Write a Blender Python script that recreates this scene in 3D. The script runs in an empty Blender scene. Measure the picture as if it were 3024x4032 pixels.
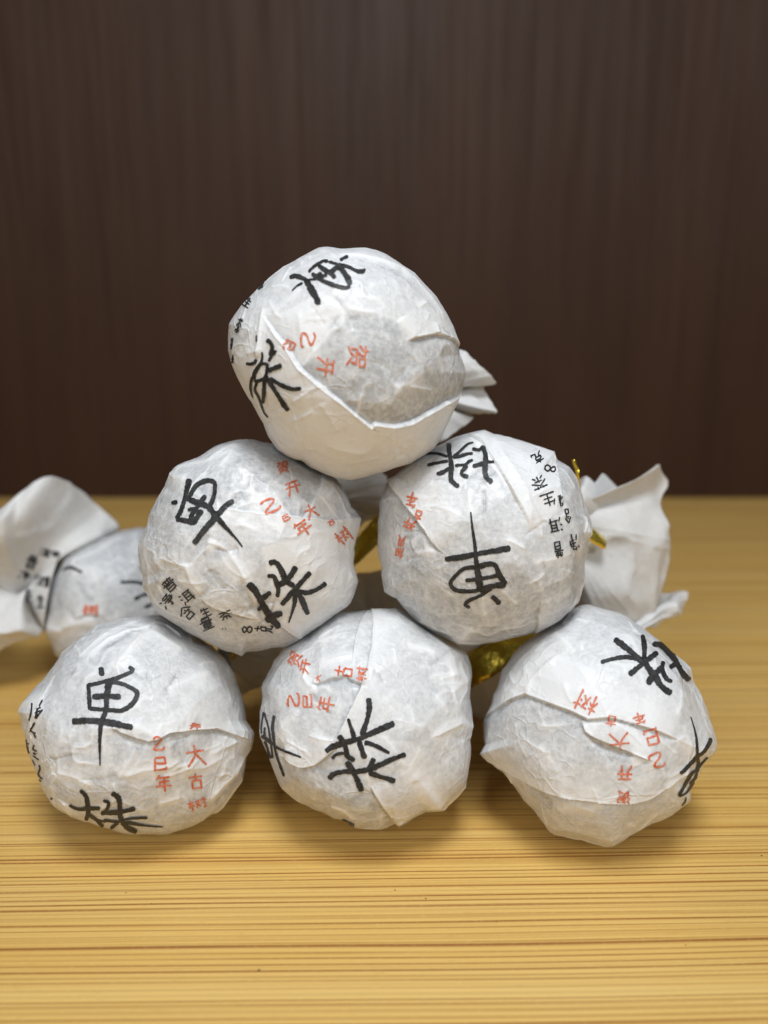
import bpy, math, random
import numpy as np
from mathutils import Vector
from mathutils.bvhtree import BVHTree

# ------------------------------------------------------------------ camera
sc = bpy.context.scene
COL = sc.collection
CAM = np.array([0.0, 0.0, 0.06595])
PITCH = math.radians(12.5)
FPX = 2912.0                       # focal length in pixels of the 3024 x 4032 photograph
cam = bpy.data.cameras.new('camera')
cam.sensor_fit = 'VERTICAL'; cam.sensor_height = 36.0; cam.sensor_width = 36.0
cam.lens = 26.0
cam.clip_start = 0.005; cam.clip_end = 20.0
cam.dof.use_dof = True
cam.dof.focus_distance = 0.0945
cam.dof.aperture_fstop = 14.0
cam_o = bpy.data.objects.new('camera', cam); COL.objects.link(cam_o)
cam_o.location = CAM.tolist()
cam_o.rotation_euler = (math.radians(90) - PITCH, 0, 0)
sc.camera = cam_o

# ------------------------------------------------------------------ light
world = bpy.data.worlds.new('World'); sc.world = world
world.use_nodes = True
bg = world.node_tree.nodes['Background']
bg.inputs[0].default_value = (0.93, 0.97, 1.0, 1); bg.inputs[1].default_value = 0.06

def area(name, loc, target, sx, sy, power, color):
    l = bpy.data.lights.new(name, 'AREA'); l.shape = 'RECTANGLE'; l.size = sx; l.size_y = sy
    l.energy = power; l.color = color
    o = bpy.data.objects.new(name, l); COL.objects.link(o)
    o.location = loc
    o.rotation_euler = (Vector(target) - Vector(loc)).to_track_quat('-Z', 'Y').to_euler()
    return o
area('ceiling_panel', (0.01, -0.045, 0.37), (0.0, 0.06, 0.0), 0.12, 0.12, 1.07, (0.925, 0.963, 1.0))
area('room_lamp', (0.60, -0.74, 0.62), (0.0, 0.1, 0.04), 0.36, 0.36, 3.5, (0.94, 0.97, 1.0))
area('room_lamp', (-0.60, -0.74, 0.62), (0.0, 0.1, 0.04), 0.36, 0.36, 3.2, (0.94, 0.97, 1.0))

sc.view_settings.view_transform = 'Standard'
sc.view_settings.look = 'None'
sc.view_settings.exposure = 0.0
sc.view_settings.gamma = 1.0
sc.view_settings.use_curve_mapping = False
sc.cycles.max_bounces = 5; sc.cycles.diffuse_bounces = 4
sc.cycles.use_denoising = True

# ------------------------------------------------------------------ helpers
CP, SP = math.cos(PITCH), math.sin(PITCH)
def ray(px):
    """unit view rays for photograph pixels (n,2)"""
    px = np.atleast_2d(np.asarray(px, float))
    a = (px[:, 0] - 1512) / FPX; b = (px[:, 1] - 2016) / FPX
    d = np.stack([a, CP - b * SP, -SP - b * CP], 1)
    return d / np.linalg.norm(d, axis=1, keepdims=True)
def at(x, y, Y):
    """the point of the place seen at pixel x, y, at distance Y behind the camera's foot"""
    r = ray((x, y))[0]
    return CAM + r * (Y / r[1])
def to_px(p):
    d = p - CAM
    zc = d[:, 1] * CP - d[:, 2] * SP
    return np.stack([1512 + FPX * d[:, 0] / zc, 2016 - FPX * (d[:, 1] * SP + d[:, 2] * CP) / zc], 1)

def _hash(ix, iy, iz, seed):
    h = (ix.astype(np.int64) * 374761393 + iy.astype(np.int64) * 668265263 + iz.astype(np.int64) * 2147483647 + seed * 974634) & 0x7fffffff
    h = ((h ^ (h >> 13)) * 1274126177) & 0x7fffffff
    h = ((h ^ (h >> 16)) * 69069) & 0x7fffffff
    return ((h >> 7) & 0xffff) / 65535.0
def vnoise(p, seed=0):
    i = np.floor(p); f = p - i; f = f * f * (3 - 2 * f); i = i.astype(np.int64)
    out = 0
    for a in (0, 1):
        for b in (0, 1):
            for c in (0, 1):
                w = (f[:, 0] if a else 1 - f[:, 0]) * (f[:, 1] if b else 1 - f[:, 1]) * (f[:, 2] if c else 1 - f[:, 2])
                out = out + w * _hash(i[:, 0] + a, i[:, 1] + b, i[:, 2] + c, seed)
    return out                                           # 0..1
def sstep(a, b, x):
    t = np.clip((x - a) / (b - a), 0, 1); return t * t * (3 - 2 * t)

def catmull(P, n, closed=False):
    """n samples per span through the points P"""
    P = np.asarray(P, float); m = len(P)
    if m == 1: return P
    out = []
    spans = m if closed else m - 1
    for i in range(spans):
        if closed: p0, p1, p2, p3 = P[(i - 1) % m], P[i], P[(i + 1) % m], P[(i + 2) % m]
        else: p0, p1, p2, p3 = P[max(i - 1, 0)], P[i], P[i + 1], P[min(i + 2, m - 1)]
        t = (np.arange(n) / n)[:, None]
        out.append(.5 * ((2 * p1) + (-p0 + p2) * t + (2 * p0 - 5 * p1 + 4 * p2 - p3) * t ** 2 + (-p0 + 3 * p1 - 3 * p2 + p3) * t ** 3))
    r = np.concatenate(out)
    return r if closed else np.concatenate([r, P[-1:]])

def mesh_obj(name, V, F, mat, parent=None, smooth=True, uv=None, attr=None):
    V = np.asarray(V, np.float32); F = np.asarray(F, np.int32)
    me = bpy.data.meshes.new(name)
    k = F.shape[1]
    me.vertices.add(len(V)); me.vertices.foreach_set('co', V.ravel())
    me.loops.add(F.size); me.loops.foreach_set('vertex_index', F.ravel())
    me.polygons.add(len(F))
    me.polygons.foreach_set('loop_start', np.arange(0, F.size, k, dtype=np.int32))
    me.polygons.foreach_set('loop_total', np.full(len(F), k, np.int32))
    me.polygons.foreach_set('use_smooth', np.full(len(F), smooth, bool))
    me.update(calc_edges=True)
    if uv is not None:
        l = me.uv_layers.new(name='UVMap'); l.data.foreach_set('uv', np.asarray(uv, np.float32)[F.ravel()].ravel())
    if attr:
        for an, av in attr.items():
            a = me.attributes.new(an, 'FLOAT', 'POINT'); a.data.foreach_set('value', np.asarray(av, np.float32))
    me.validate()
    me.materials.append(mat)
    o = bpy.data.objects.new(name, me); COL.objects.link(o)
    if parent is not None: o.parent = parent
    return o

def grid_faces(n, m, closed=False):
    i, j = np.meshgrid(np.arange(n - 1), np.arange(m if closed else m - 1), indexing='ij')
    i = i.ravel(); j = j.ravel(); j2 = (j + 1) % m
    return np.stack([i * m + j, i * m + j2, (i + 1) * m + j2, (i + 1) * m + j], 1)

# ------------------------------------------------------------------ materials
class NT:
    def __init__(s, name):
        s.m = bpy.data.materials.new(name); s.m.use_nodes = True
        s.t = s.m.node_tree; s.b = s.t.nodes['Principled BSDF']; s.out = s.t.nodes['Material Output']
    def n(s, typ, **k):
        x = s.t.nodes.new(typ)
        for a, v in k.items(): setattr(x, a, v)
        return x
    def l(s, a, b): s.t.links.new(a, b)
    def math(s, op, a, b=None, c=None, clamp=False):
        x = s.n('ShaderNodeMath', operation=op); x.use_clamp = clamp
        for i, v in enumerate((a, b, c)):
            if v is None: continue
            if isinstance(v, (int, float)): x.inputs[i].default_value = v
            else: s.l(v, x.inputs[i])
        return x.outputs[0]
    def noise(s, vec, scale, detail=2, rough=.5, dist=0.0):
        x = s.n('ShaderNodeTexNoise'); s.l(vec, x.inputs['Vector'])
        x.inputs['Scale'].default_value = scale; x.inputs['Detail'].default_value = detail
        x.inputs['Roughness'].default_value = rough; x.inputs['Distortion'].default_value = dist
        return x.outputs['Fac']
    def mapping(s, scale, rot=(0, 0, 0), loc=(0, 0, 0)):
        tc = s.n('ShaderNodeTexCoord'); mp = s.n('ShaderNodeMapping')
        mp.inputs['Scale'].default_value = scale; mp.inputs['Rotation'].default_value = rot; mp.inputs['Location'].default_value = loc
        s.l(tc.outputs['Object'], mp.inputs['Vector']); return mp.outputs[0]
    def ramp(s, fac, stops):
        x = s.n('ShaderNodeValToRGB'); s.l(fac, x.inputs[0]); e = x.color_ramp.elements
        while len(e) < len(stops): e.new(.5)
        for el, (p, c) in zip(e, stops):
            el.position = p; el.color = (c, c, c, 1) if isinstance(c, (int, float)) else (*c, 1)
        return x.outputs[0]
    def mix(s, fac, a, b, blend='MIX'):
        x = s.n('ShaderNodeMix', data_type='RGBA', blend_type=blend)
        for sock, v in ((x.inputs[0], fac), (x.inputs[6], a), (x.inputs[7], b)):
            if isinstance(v, (int, float)): sock.default_value = v
            elif isinstance(v, tuple): sock.default_value = (*v, 1)
            else: s.l(v, sock)
        return x.outputs[2]
    def bump(s, h, strength, dist):
        x = s.n('ShaderNodeBump'); x.inputs['Strength'].default_value = strength; x.inputs['Distance'].default_value = dist
        s.l(h, x.inputs['Height']); return x.outputs[0]

def paper_body():
    k = NT('wrapping_paper')
    v = k.mapping((1, 1, 1))
    at_ = k.n('ShaderNodeAttribute', attribute_name='thin').outputs['Fac']
    fib = k.noise(v, 1650, 3, .7)
    fib2 = k.noise(v, 560, 2, .6)
    big = k.noise(v, 130, 2, .5)
    m = k.math('ADD', k.math('MULTIPLY', fib, .75), k.math('MULTIPLY', fib2, .45))        # ~0.6 mean
    m = k.math('SUBTRACT', m, .58)
    m = k.math('MULTIPLY', m, 3.1)
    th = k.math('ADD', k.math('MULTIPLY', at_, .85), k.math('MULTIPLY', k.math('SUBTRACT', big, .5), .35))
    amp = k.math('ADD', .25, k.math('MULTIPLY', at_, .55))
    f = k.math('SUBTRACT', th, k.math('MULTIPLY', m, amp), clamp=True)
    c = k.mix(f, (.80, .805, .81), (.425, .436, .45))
    k.l(c, k.b.inputs['Base Color'])
    k.b.inputs['Roughness'].default_value = .38
    k.b.inputs['Specular IOR Level'].default_value = .42
    wr = k.noise(v, 480, 3, .6)
    h = k.math('ADD', k.math('MULTIPLY', fib, .35), k.math('MULTIPLY', wr, .9))
    # a net of fine sharp creases, stronger in some places than others
    wv = k.n('ShaderNodeVectorMath', operation='ADD'); nz = k.n('ShaderNodeTexNoise'); k.l(v, nz.inputs['Vector']); nz.inputs['Scale'].default_value = 300; nz.inputs['Detail'].default_value = 1
    sc3 = k.n('ShaderNodeVectorMath', operation='SCALE'); k.l(nz.outputs['Color'], sc3.inputs[0]); sc3.inputs['Scale'].default_value = .0035
    k.l(v, wv.inputs[0]); k.l(sc3.outputs[0], wv.inputs[1])
    cr = None
    for scl, wd in ((330, .09),):
        vo = k.n('ShaderNodeTexVoronoi', feature='DISTANCE_TO_EDGE'); k.l(wv.outputs[0], vo.inputs['Vector']); vo.inputs['Scale'].default_value = scl
        e = k.ramp(vo.outputs['Distance'], [(0., 1.), (wd, 0.)])
        cr = e if cr is None else k.math('ADD', cr, k.math('MULTIPLY', e, .6))
    cr = k.math('MULTIPLY', cr, k.ramp(big, [(.42, .05), (.62, 1.)]))
    h = k.math('ADD', h, k.math('MULTIPLY', cr, .5))
    k.l(k.bump(h, .55, .0002), k.b.inputs['Normal'])
    return k.m
def paper_tail():
    k = NT('twisted_paper')
    v = k.mapping((1, 1, 1))
    fib = k.noise(v, 1300, 2, .65)
    c = k.mix(k.ramp(fib, [(.3, 0.), (.7, 1.)]), (.88, .875, .86), (.93, .93, .925))
    k.l(c, k.b.inputs['Base Color'])
    k.b.inputs['Roughness'].default_value = .5; k.b.inputs['Specular IOR Level'].default_value = .3
    tr = k.n('ShaderNodeBsdfTranslucent'); k.l(c, tr.inputs['Color'])
    nb = k.bump(k.noise(v, 300, 3, .6), .7, .0004)
    k.l(nb, k.b.inputs['Normal'])
    mx = k.n('ShaderNodeMixShader'); mx.inputs[0].default_value = .34
    k.l(k.b.outputs[0], mx.inputs[1]); k.l(tr.outputs[0], mx.inputs[2]); k.l(mx.outputs[0], k.out.inputs['Surface'])
    return k.m
def ink(name, col, col2, rag):
    k = NT(name)
    v = k.mapping((1, 1, 1))
    fib = k.noise(v, 1700, 2, .7)
    c = k.mix(k.ramp(fib, [(.35, 0.), (.75, 1.)]), col, col2)
    k.l(c, k.b.inputs['Base Color']); k.b.inputs['Roughness'].default_value = .5; k.b.inputs['Specular IOR Level'].default_value = .3
    uv = k.n('ShaderNodeUVMap'); sp = k.n('ShaderNodeSeparateXYZ'); k.l(uv.outputs[0], sp.inputs[0])
    e = k.math('ABSOLUTE', sp.outputs[1])
    e = k.math('ADD', e, k.math('MULTIPLY', k.math('SUBTRACT', k.noise(v, 3200, 3, .6), .5), rag))
    a = k.ramp(e, [(.80, 1.), (.95, 0.)])
    k.l(a, k.b.inputs['Alpha'])
    return k.m
def gold():
    k = NT('gold_foil')
    v = k.mapping((1, 1, 1))
    k.b.inputs['Base Color'].default_value = (.95, .72, .10, 1); k.b.inputs['Metallic'].default_value = .88
    k.b.inputs['Roughness'].default_value = .22
    k.l(k.bump(k.noise(v, 450, 2, .6), .8, .0007), k.b.inputs['Normal'])
    return k.m
def tabletop():
    k = NT('pine_laminate')
    rot = (0, 0, math.radians(-1.1))
    def st(x, y, loc=(0, 0, 0)): return k.mapping((x, y, 1), rot, loc)
    base = k.noise(st(2.0, 120), 1, 3, .6, .1)
    c = k.ramp(base, [(.28, (.72, .435, .11)), (.5, (.78, .505, .15)), (.72, (.81, .555, .19))])
    # many faint early-wood lines
    s1 = k.ramp(k.noise(st(2.4, 1400, (3, 0, 0)), 1, 3, .7, .02), [(.46, 0.), (.70, 1.)])
    c = k.mix(k.math('MULTIPLY', s1, .34), c, (.56, .30, .072))
    # separate dark late-wood lines: one to a cell, each with its own place, width and strength, coming and going
    sp = k.n('ShaderNodeSeparateXYZ'); k.l(st(1, 1), sp.inputs[0])
    wav = k.math('MULTIPLY', k.math('SUBTRACT', k.noise(st(7, 45, (2, 5, 0)), 1, 2), .5), .0022)
    yy = k.math('ADD', sp.outputs[1], wav)
    def lines(freq, seed, wmin, wvar, col, amt):
        nonlocal c
        t = k.math('MULTIPLY', yy, freq); cell = k.math('FLOOR', t); fr = k.math('SUBTRACT', t, cell)
        wn = k.n('ShaderNodeTexWhiteNoise', noise_dimensions='1D'); k.l(k.math('ADD', cell, seed), wn.inputs['W'])
        se = k.n('ShaderNodeSeparateColor'); k.l(wn.outputs['Color'], se.inputs[0])
        pos = k.math('ADD', .25, k.math('MULTIPLY', se.outputs[0], .5))
        wid = k.math('ADD', wmin, k.math('MULTIPLY', k.math('POWER', se.outputs[1], 2.5), wvar))
        prof = k.math('SUBTRACT', 1.0, k.math('DIVIDE', k.math('ABSOLUTE', k.math('SUBTRACT', fr, pos)), wid), clamp=True)
        prof = k.math('POWER', prof, .6)
        cb = k.n('ShaderNodeCombineXYZ'); k.l(k.math('MULTIPLY', sp.outputs[0], 11), cb.inputs[0]); k.l(k.math('MULTIPLY', cell, 7.31), cb.inputs[1])
        go = k.ramp(k.noise(cb.outputs[0], 1, 3, .6), [(.32, .12), (.56, 1.)])
        a = k.math('MULTIPLY', k.math('MULTIPLY', prof, go), k.math('MULTIPLY', k.math('ADD', k.math('POWER', se.outputs[2], 1.4), .12), amt), )
        c = k.mix(k.math('MINIMUM', a, .85), c, col)
    lines(640, 3.0, .08, .15, (.27, .085, .016), 1.2)
    lines(1350, 57.0, .14, .18, (.33, .12, .022), 1.15)
    lines(2300, 131.0, .20, .2, (.46, .21, .045), .5)
    lt = k.ramp(k.noise(st(1300, 2300), 1, 2, .7), [(.55, 0.), (.78, 1.)])
    c = k.mix(k.math('MULTIPLY', lt, .24), c, (.85, .66, .32))
    dk = k.ramp(k.noise(st(260, 1900, (2, 2, 0)), 1, 2, .7), [(.62, 0.), (.74, 1.)])
    c = k.mix(k.math('MULTIPLY', dk, .26), c, (.45, .22, .05))
    k.l(c, k.b.inputs['Base Color'])
    k.l(k.ramp(k.noise(st(30, 60), 1, 3), [(.3, .34), (.7, .46)]), k.b.inputs['Roughness'])
    k.b.inputs['Specular IOR Level'].default_value = .4
    return k.m
def backwall():
    k = NT('dark_walnut_panel')
    def st(x, z, loc=(0, 0, 0)): return k.mapping((x, 1, z), (0, 0, 0), loc)
    a = k.noise(st(70, 4.0), 1, 3, .6, .3)
    b = k.noise(st(480, 12, (4, 0, 2)), 1, 3, .7, .1)
    c = k.ramp(a, [(.28, (.034, .0120, .0042)), (.5, (.041, .0158, .0058)), (.74, (.048, .0198, .0078))])
    c = k.mix(k.math('MULTIPLY', k.ramp(b, [(.5, 0.), (.68, 1.)]), .4), c, (.019, .0072, .0027))
    k.l(c, k.b.inputs['Base Color'])
    k.l(k.ramp(b, [(.3, .48), (.7, .66)]), k.b.inputs['Roughness'])
    k.b.inputs['Specular IOR Level'].default_value = .26
    return k.m
def crumb_mat():
    k = NT('tea_crumb'); k.b.inputs['Base Color'].default_value = (.16, .075, .025, 1); k.b.inputs['Roughness'].default_value = .8
    return k.m

M_PAPER, M_TAIL, M_GOLD = paper_body(), paper_tail(), gold()
M_INK = ink('black_ink', (.016, .016, .016), (.055, .055, .055), .95)
M_RED = ink('red_ink', (.66, .115, .045), (.74, .36, .25), 1.7)

# ------------------------------------------------------------------ setting
def box(name, lo, hi, mat):
    (x0, y0, z0), (x1, y1, z1) = lo, hi
    V = [(x0, y0, z0), (x1, y0, z0), (x1, y1, z0), (x0, y1, z0), (x0, y0, z1), (x1, y0, z1), (x1, y1, z1), (x0, y1, z1)]
    F = [(3, 2, 1, 0), (4, 5, 6, 7), (0, 1, 5, 4), (1, 2, 6, 5), (2, 3, 7, 6), (3, 0, 4, 7)]
    o = mesh_obj(name, V, F, mat, smooth=False); o['kind'] = 'structure'; return o
WALL_Y = 0.3265
box('table_top', (-.7, -.25, -.025), (.7, WALL_Y, 0), tabletop())
box('back_wall', (-.7, WALL_Y, -.025), (.7, WALL_Y + .02, .75), backwall())

# ------------------------------------------------------------------ the balls
NG = 450
S_FRONT = .93; T_FRONT = math.radians(102); T_END = math.radians(174)
def th_of_s(s):
    return np.where(s < S_FRONT, s / S_FRONT * T_FRONT, T_FRONT + (s - S_FRONT) / (1 - S_FRONT) * (T_END - T_FRONT))
def s_of_th(t):
    return np.where(t < T_FRONT, t / T_FRONT * S_FRONT, S_FRONT + (t - T_FRONT) / (T_END - T_FRONT) * (1 - S_FRONT))
def square_to_polar(a, b):
    s = np.maximum(np.abs(a), np.abs(b)); ss = np.maximum(s, 1e-9)
    phi = np.where(np.abs(a) >= np.abs(b), np.where(a >= 0, 0, math.pi) + (math.pi / 4) * b / np.where(np.abs(a) < 1e-9, 1e-9, a),
                   np.where(b >= 0, math.pi / 2, -math.pi / 2) - (math.pi / 4) * a / np.where(np.abs(b) < 1e-9, 1e-9, b))
    return s, phi
def polar_to_square(s, phi):
    phi = (phi + math.pi / 4) % (2 * math.pi) - math.pi / 4        # -45 .. 315 deg
    q = np.floor((phi + math.pi / 4) / (math.pi / 2)).astype(int); t = (phi - q * math.pi / 2) / (math.pi / 4)
    a = np.choose(q, [s, -s * t, -s, s * t]); b = np.choose(q, [s * t, s, -s * t, -s])
    return a, b

class Ball:
    def __init__(b, C, R, zoom, label, outline, feats, thin, seed, contacts, grid=NG, base_thin=.35, facet=.75, group='paper wrapped tea balls'):
        b.C = np.array(C, float); b.R = R; b.zoom = zoom
        w = CAM - b.C; w /= np.linalg.norm(w)
        u = np.cross([0, 0, 1], w) * 1.0; u /= np.linalg.norm(u)
        v = np.cross(w, u)
        b.u, b.v, b.w = u, v, w
        b.base = np.array([b.C[0], b.C[1], max(b.C[2] - R, 0)])
        e = bpy.data.objects.new('wrapped_tea_ball', None); COL.objects.link(e)
        e.empty_display_size = .01; e.location = b.base.tolist()
        e['label'] = label; e['category'] = 'tea ball'; e['group'] = group
        b.root = e
        b.n = grid
        # outline of the wrapper, as factors of the radius round the view axis
        o = b.z2p(outline); r = ray(o); oc = b.C - CAM
        along = r @ oc; per = CAM + r * along[:, None] - b.C
        rho = np.linalg.norm(per, axis=1) / (R * 1.0)
        ph = np.arctan2(per @ v, per @ u); k = np.argsort(ph)
        b.ophi, b.orho = ph[k], np.clip(rho[k], .9, 1.14)
        rng = np.random.RandomState(seed)
        nf = 72; i = np.arange(nf) + .5
        z = 1 - 2 * i / nf; a = math.pi * (1 + 5 ** .5) * i
        N = np.stack([np.sqrt(1 - z * z) * np.cos(a), np.sqrt(1 - z * z) * np.sin(a), z], 1) + rng.normal(0, .2, (nf, 3))
        b.FN = N / np.linalg.norm(N, axis=1, keepdims=True); b.FO = 1 + rng.uniform(-.022, .028, nf) - .004
        b.facet = facet; b.seed = seed; b.contacts = contacts
        b.feats = [(f[0], b.dirs(f[1])) + tuple(f[2:]) for f in feats]
        # small dry creases fanning towards the twist
        for _ in range(38):
            t0 = rng.uniform(.25, 1.25); p0 = rng.uniform(0, 2 * math.pi); an = rng.normal(0, .5) + (math.pi / 2 if rng.rand() < .2 else 0); ln = rng.uniform(.10, .38)
            pts = []
            for q in np.linspace(-.5, .5, 5):
                tq = t0 + math.cos(an) * ln * q; pq = p0 + math.sin(an) * ln * q / max(math.sin(t0), .3) + .12 * q * q * rng.uniform(-1, 1)
                pts.append(math.sin(tq) * (math.cos(pq) * u + math.sin(pq) * v) + math.cos(tq) * w)
            kd = rng.choice(['R', 'R', 'V']); hh = {'R': 1, 'V': -1}[kd] * rng.uniform(.06, .18)
            b.feats.append((kd, np.array(pts), hh, rng.uniform(.16, .34)))
        # body grid
        g = np.linspace(-1, 1, grid); A, B = np.meshgrid(g, g, indexing='ij')
        s, phi = square_to_polar(A.ravel(), B.ravel()); t = th_of_s(s)
        D = (np.sin(t) * np.cos(phi))[:, None] * u + (np.sin(t) * np.sin(phi))[:, None] * v + np.cos(t)[:, None] * w
        rad = b.radius(D, t, phi)
        b.rad = rad.reshape(grid, grid)
        P = b.C + D * rad[:, None]
        # thinness of the paper: where the dark tea shows through one layer
        q = to_px(P); front = (D @ w) > .12
        th = np.full(len(P), base_thin)
        for poly, val, soft in thin:
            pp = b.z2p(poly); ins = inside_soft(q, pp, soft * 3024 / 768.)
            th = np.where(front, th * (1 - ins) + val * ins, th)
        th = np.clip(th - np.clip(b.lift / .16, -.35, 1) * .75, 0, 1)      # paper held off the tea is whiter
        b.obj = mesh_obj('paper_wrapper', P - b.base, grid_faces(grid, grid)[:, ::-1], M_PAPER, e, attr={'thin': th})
    def z2p(b, pts):
        x0, y0, s = b.zoom; p = np.asarray(pts, float)
        return np.stack([x0 + p[:, 0] / s, y0 + p[:, 1] / s], 1)
    def dirs_px(b, px, R=None):
        r = ray(px); oc = CAM - b.C; bb = r @ oc
        R = b.R if R is None else R
        disc = bb * bb - (oc @ oc - R * R)
        t = -bb - np.sqrt(np.maximum(disc, 0))
        p = CAM + r * t[:, None] - b.C
        return p / np.linalg.norm(p, axis=1, keepdims=True)
    def dirs(b, zpts): return b.dirs_px(b.z2p(zpts))
    def radius(b, D, t, phi):
        R = b.R; mm = .001
        # flat-faced crumpling: the hull of many slightly uneven planes
        dt = D @ b.FN.T
        ri = b.FO[None, :] / np.maximum(dt, .2)
        kk = 420.0; mn = ri.min(1, keepdims=True)
        rf = (mn[:, 0] - np.log(np.exp(-kk * (ri - mn)).sum(1)) / kk)
        rf = rf / 1.006
        f = 1 + (rf - 1) * b.facet
        # outline
        ph = np.concatenate([b.ophi - 2 * math.pi, b.ophi, b.ophi + 2 * math.pi]); rr = np.tile(b.orho, 3)
        rho = np.interp(phi, ph, rr)
        g = sstep(.62, .985, np.sin(t)); g = np.where(t > math.pi / 2, sstep(0, .8, np.sin(t)), g)
        f = f * (1 - .6 * g) + .6 * g
        f = f + (rho - 1) * g
        r = R * f; lift = np.zeros(len(r))
        # loose crumples, ridged
        p = D * R / mm
        n1 = 1 - np.abs(vnoise(p / 4.2 + 9.1, b.seed) * 2 - 1); n2 = 1 - np.abs(vnoise(p / 1.9 + 3.3, b.seed + 5) * 2 - 1)
        msk = sstep(.45, .8, vnoise(p / 6.0 + 1.7, b.seed + 11))
        n4 = 1 - np.abs(vnoise(p / 1.05 + 5.3, b.seed + 21) * 2 - 1); msk2 = sstep(.55, .85, vnoise(p / 5.0 + 7.7, b.seed + 31))
        r = r + mm * ((n1 - .6) * .09 + (n2 ** 2 - .4) * .19 * msk + (n4 ** 2 - .4) * .06 * msk2)
        lift = lift + np.maximum(n2 ** 2 - .55, 0) * .25 * msk + np.maximum(n4 ** 2 - .55, 0) * .12 * msk2
        # gathers running back to the twist
        cs = np.stack([np.cos(phi) * 4.6, np.sin(phi) * 4.6, t * .55], 1)
        gz = 1 - np.abs(vnoise(cs + 20, b.seed + 2) * 2 - 1)
        r = r + mm * .38 * (gz - .55) * sstep(.75, 1.5, t)
        for ft in b.feats:
            kind, Q, h, wd = ft[:4]; h = h * (.72 if kind == 'S' else .95)
            lo = wd * 3.5 + 1.0
            cen = Q.mean(0); rmax = np.linalg.norm(Q - cen, axis=1).max() * R / mm
            sel = np.nonzero(np.linalg.norm(D - cen, axis=1) * R / mm < rmax + lo)[0]
            if not len(sel): continue
            d = D[sel]; best = np.full(len(sel), 1e9); side = np.zeros(len(sel)); tt = np.zeros(len(sel))
            L = np.concatenate([[0], np.cumsum(np.linalg.norm(np.diff(Q, axis=0), axis=1))])
            for i in range(len(Q) - 1):
                a, c = Q[i], Q[i + 1]; ab = c - a; l2 = ab @ ab
                if l2 < 1e-12: continue
                x = np.clip(((d - a) @ ab) / l2, 0, 1)
                dd = np.linalg.norm(d - a - x[:, None] * ab, axis=1)
                sd = d @ np.cross(a, c)
                up = dd < best - 1e-9
                best = np.where(up, dd, best); side = np.where(up, sd, side); tt = np.where(up, (L[i] + x * (L[i + 1] - L[i])) / L[-1], tt)
            s = np.where(side < 0, 1, -1) * best * R / mm          # + on the right of the way drawn
            tp = (sstep(0, .13, tt) * sstep(0, .13, 1 - tt)) ** .7
            if kind == 'S':
                hh = h * sstep(-.07, .07, s) * np.exp(-np.maximum(s, 0) / wd)
                hh = hh - .55 * h * np.where(s < 0, np.exp(np.minimum(s, 0) / .45), 0) * sstep(.0, .14, -s)
                edge = .06 * np.exp(-((s - .14) / .12) ** 2)          # the turned edge stands up a little
                hh = hh + edge * min(1, h / .4)
            else:
                hh = h * np.exp(-np.abs(s) / wd)
            r[sel] += mm * hh * tp; lift[sel] += hh * tp * (1.0 if kind != 'S' else .35)
        # pressed flat where it touches its neighbours and the table
        for n, off in b.contacts:
            dn = D @ n
            lim = np.where(dn > .3, off / np.maximum(dn, .3), 1e9)
            r = np.minimum(r, lim)
        b.lift = lift
        return r
    def lookup(b, D):
        c = np.clip(D @ b.w, -1, 1); t = np.arccos(c); phi = np.arctan2(D @ b.v, D @ b.u)
        a, q = polar_to_square(s_of_th(t), phi)
        x = np.clip((a + 1) / 2 * (b.n - 1), 0, b.n - 1.001); y = np.clip((q + 1) / 2 * (b.n - 1), 0, b.n - 1.001)
        i = x.astype(int); j = y.astype(int); fx = x - i; fy = y - j; G = b.rad
        return (G[i, j] * (1 - fx) * (1 - fy) + G[i + 1, j] * fx * (1 - fy) + G[i, j + 1] * (1 - fx) * fy + G[i + 1, j + 1] * fx * fy)
    def on_surface(b, px, lift):
        R = np.full(len(px), b.R)
        for _ in range(4):
            d = b.dirs_px(px, R); R = .3 * R + .7 * b.lookup(d)
        d = b.dirs_px(px, R)
        return b.C + d * (b.lookup(d) + lift)[:, None]
    def character(b, name, strokes, mat, label=None, zoom=None):
        """strokes: (width or (w0, w1), points) in zoom pixels -> one mesh lying on the paper"""
        V, F, UV, n0 = [], [], [], 0
        for si, (wd, pts) in enumerate(strokes):
            zz = zoom or b.zoom; P = np.asarray(pts, float) / zz[2] + np.array(zz[:2]); sc_ = 1 / zz[2]
            V_, F_, U_ = ribbon(P, wd, sc_)
            lift = 6.5e-5 + 6e-6 * (si % 12)
            V.append(b.on_surface(V_, lift)); F.append(F_ + n0); UV.append(U_); n0 += len(V_)
        V = np.concatenate(V); F = np.concatenate(F); UV = np.concatenate(UV)
        o = mesh_obj(name, V - b.base, F, mat, b.obj, uv=UV)
        if label: o['label'] = label
        return o

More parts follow.
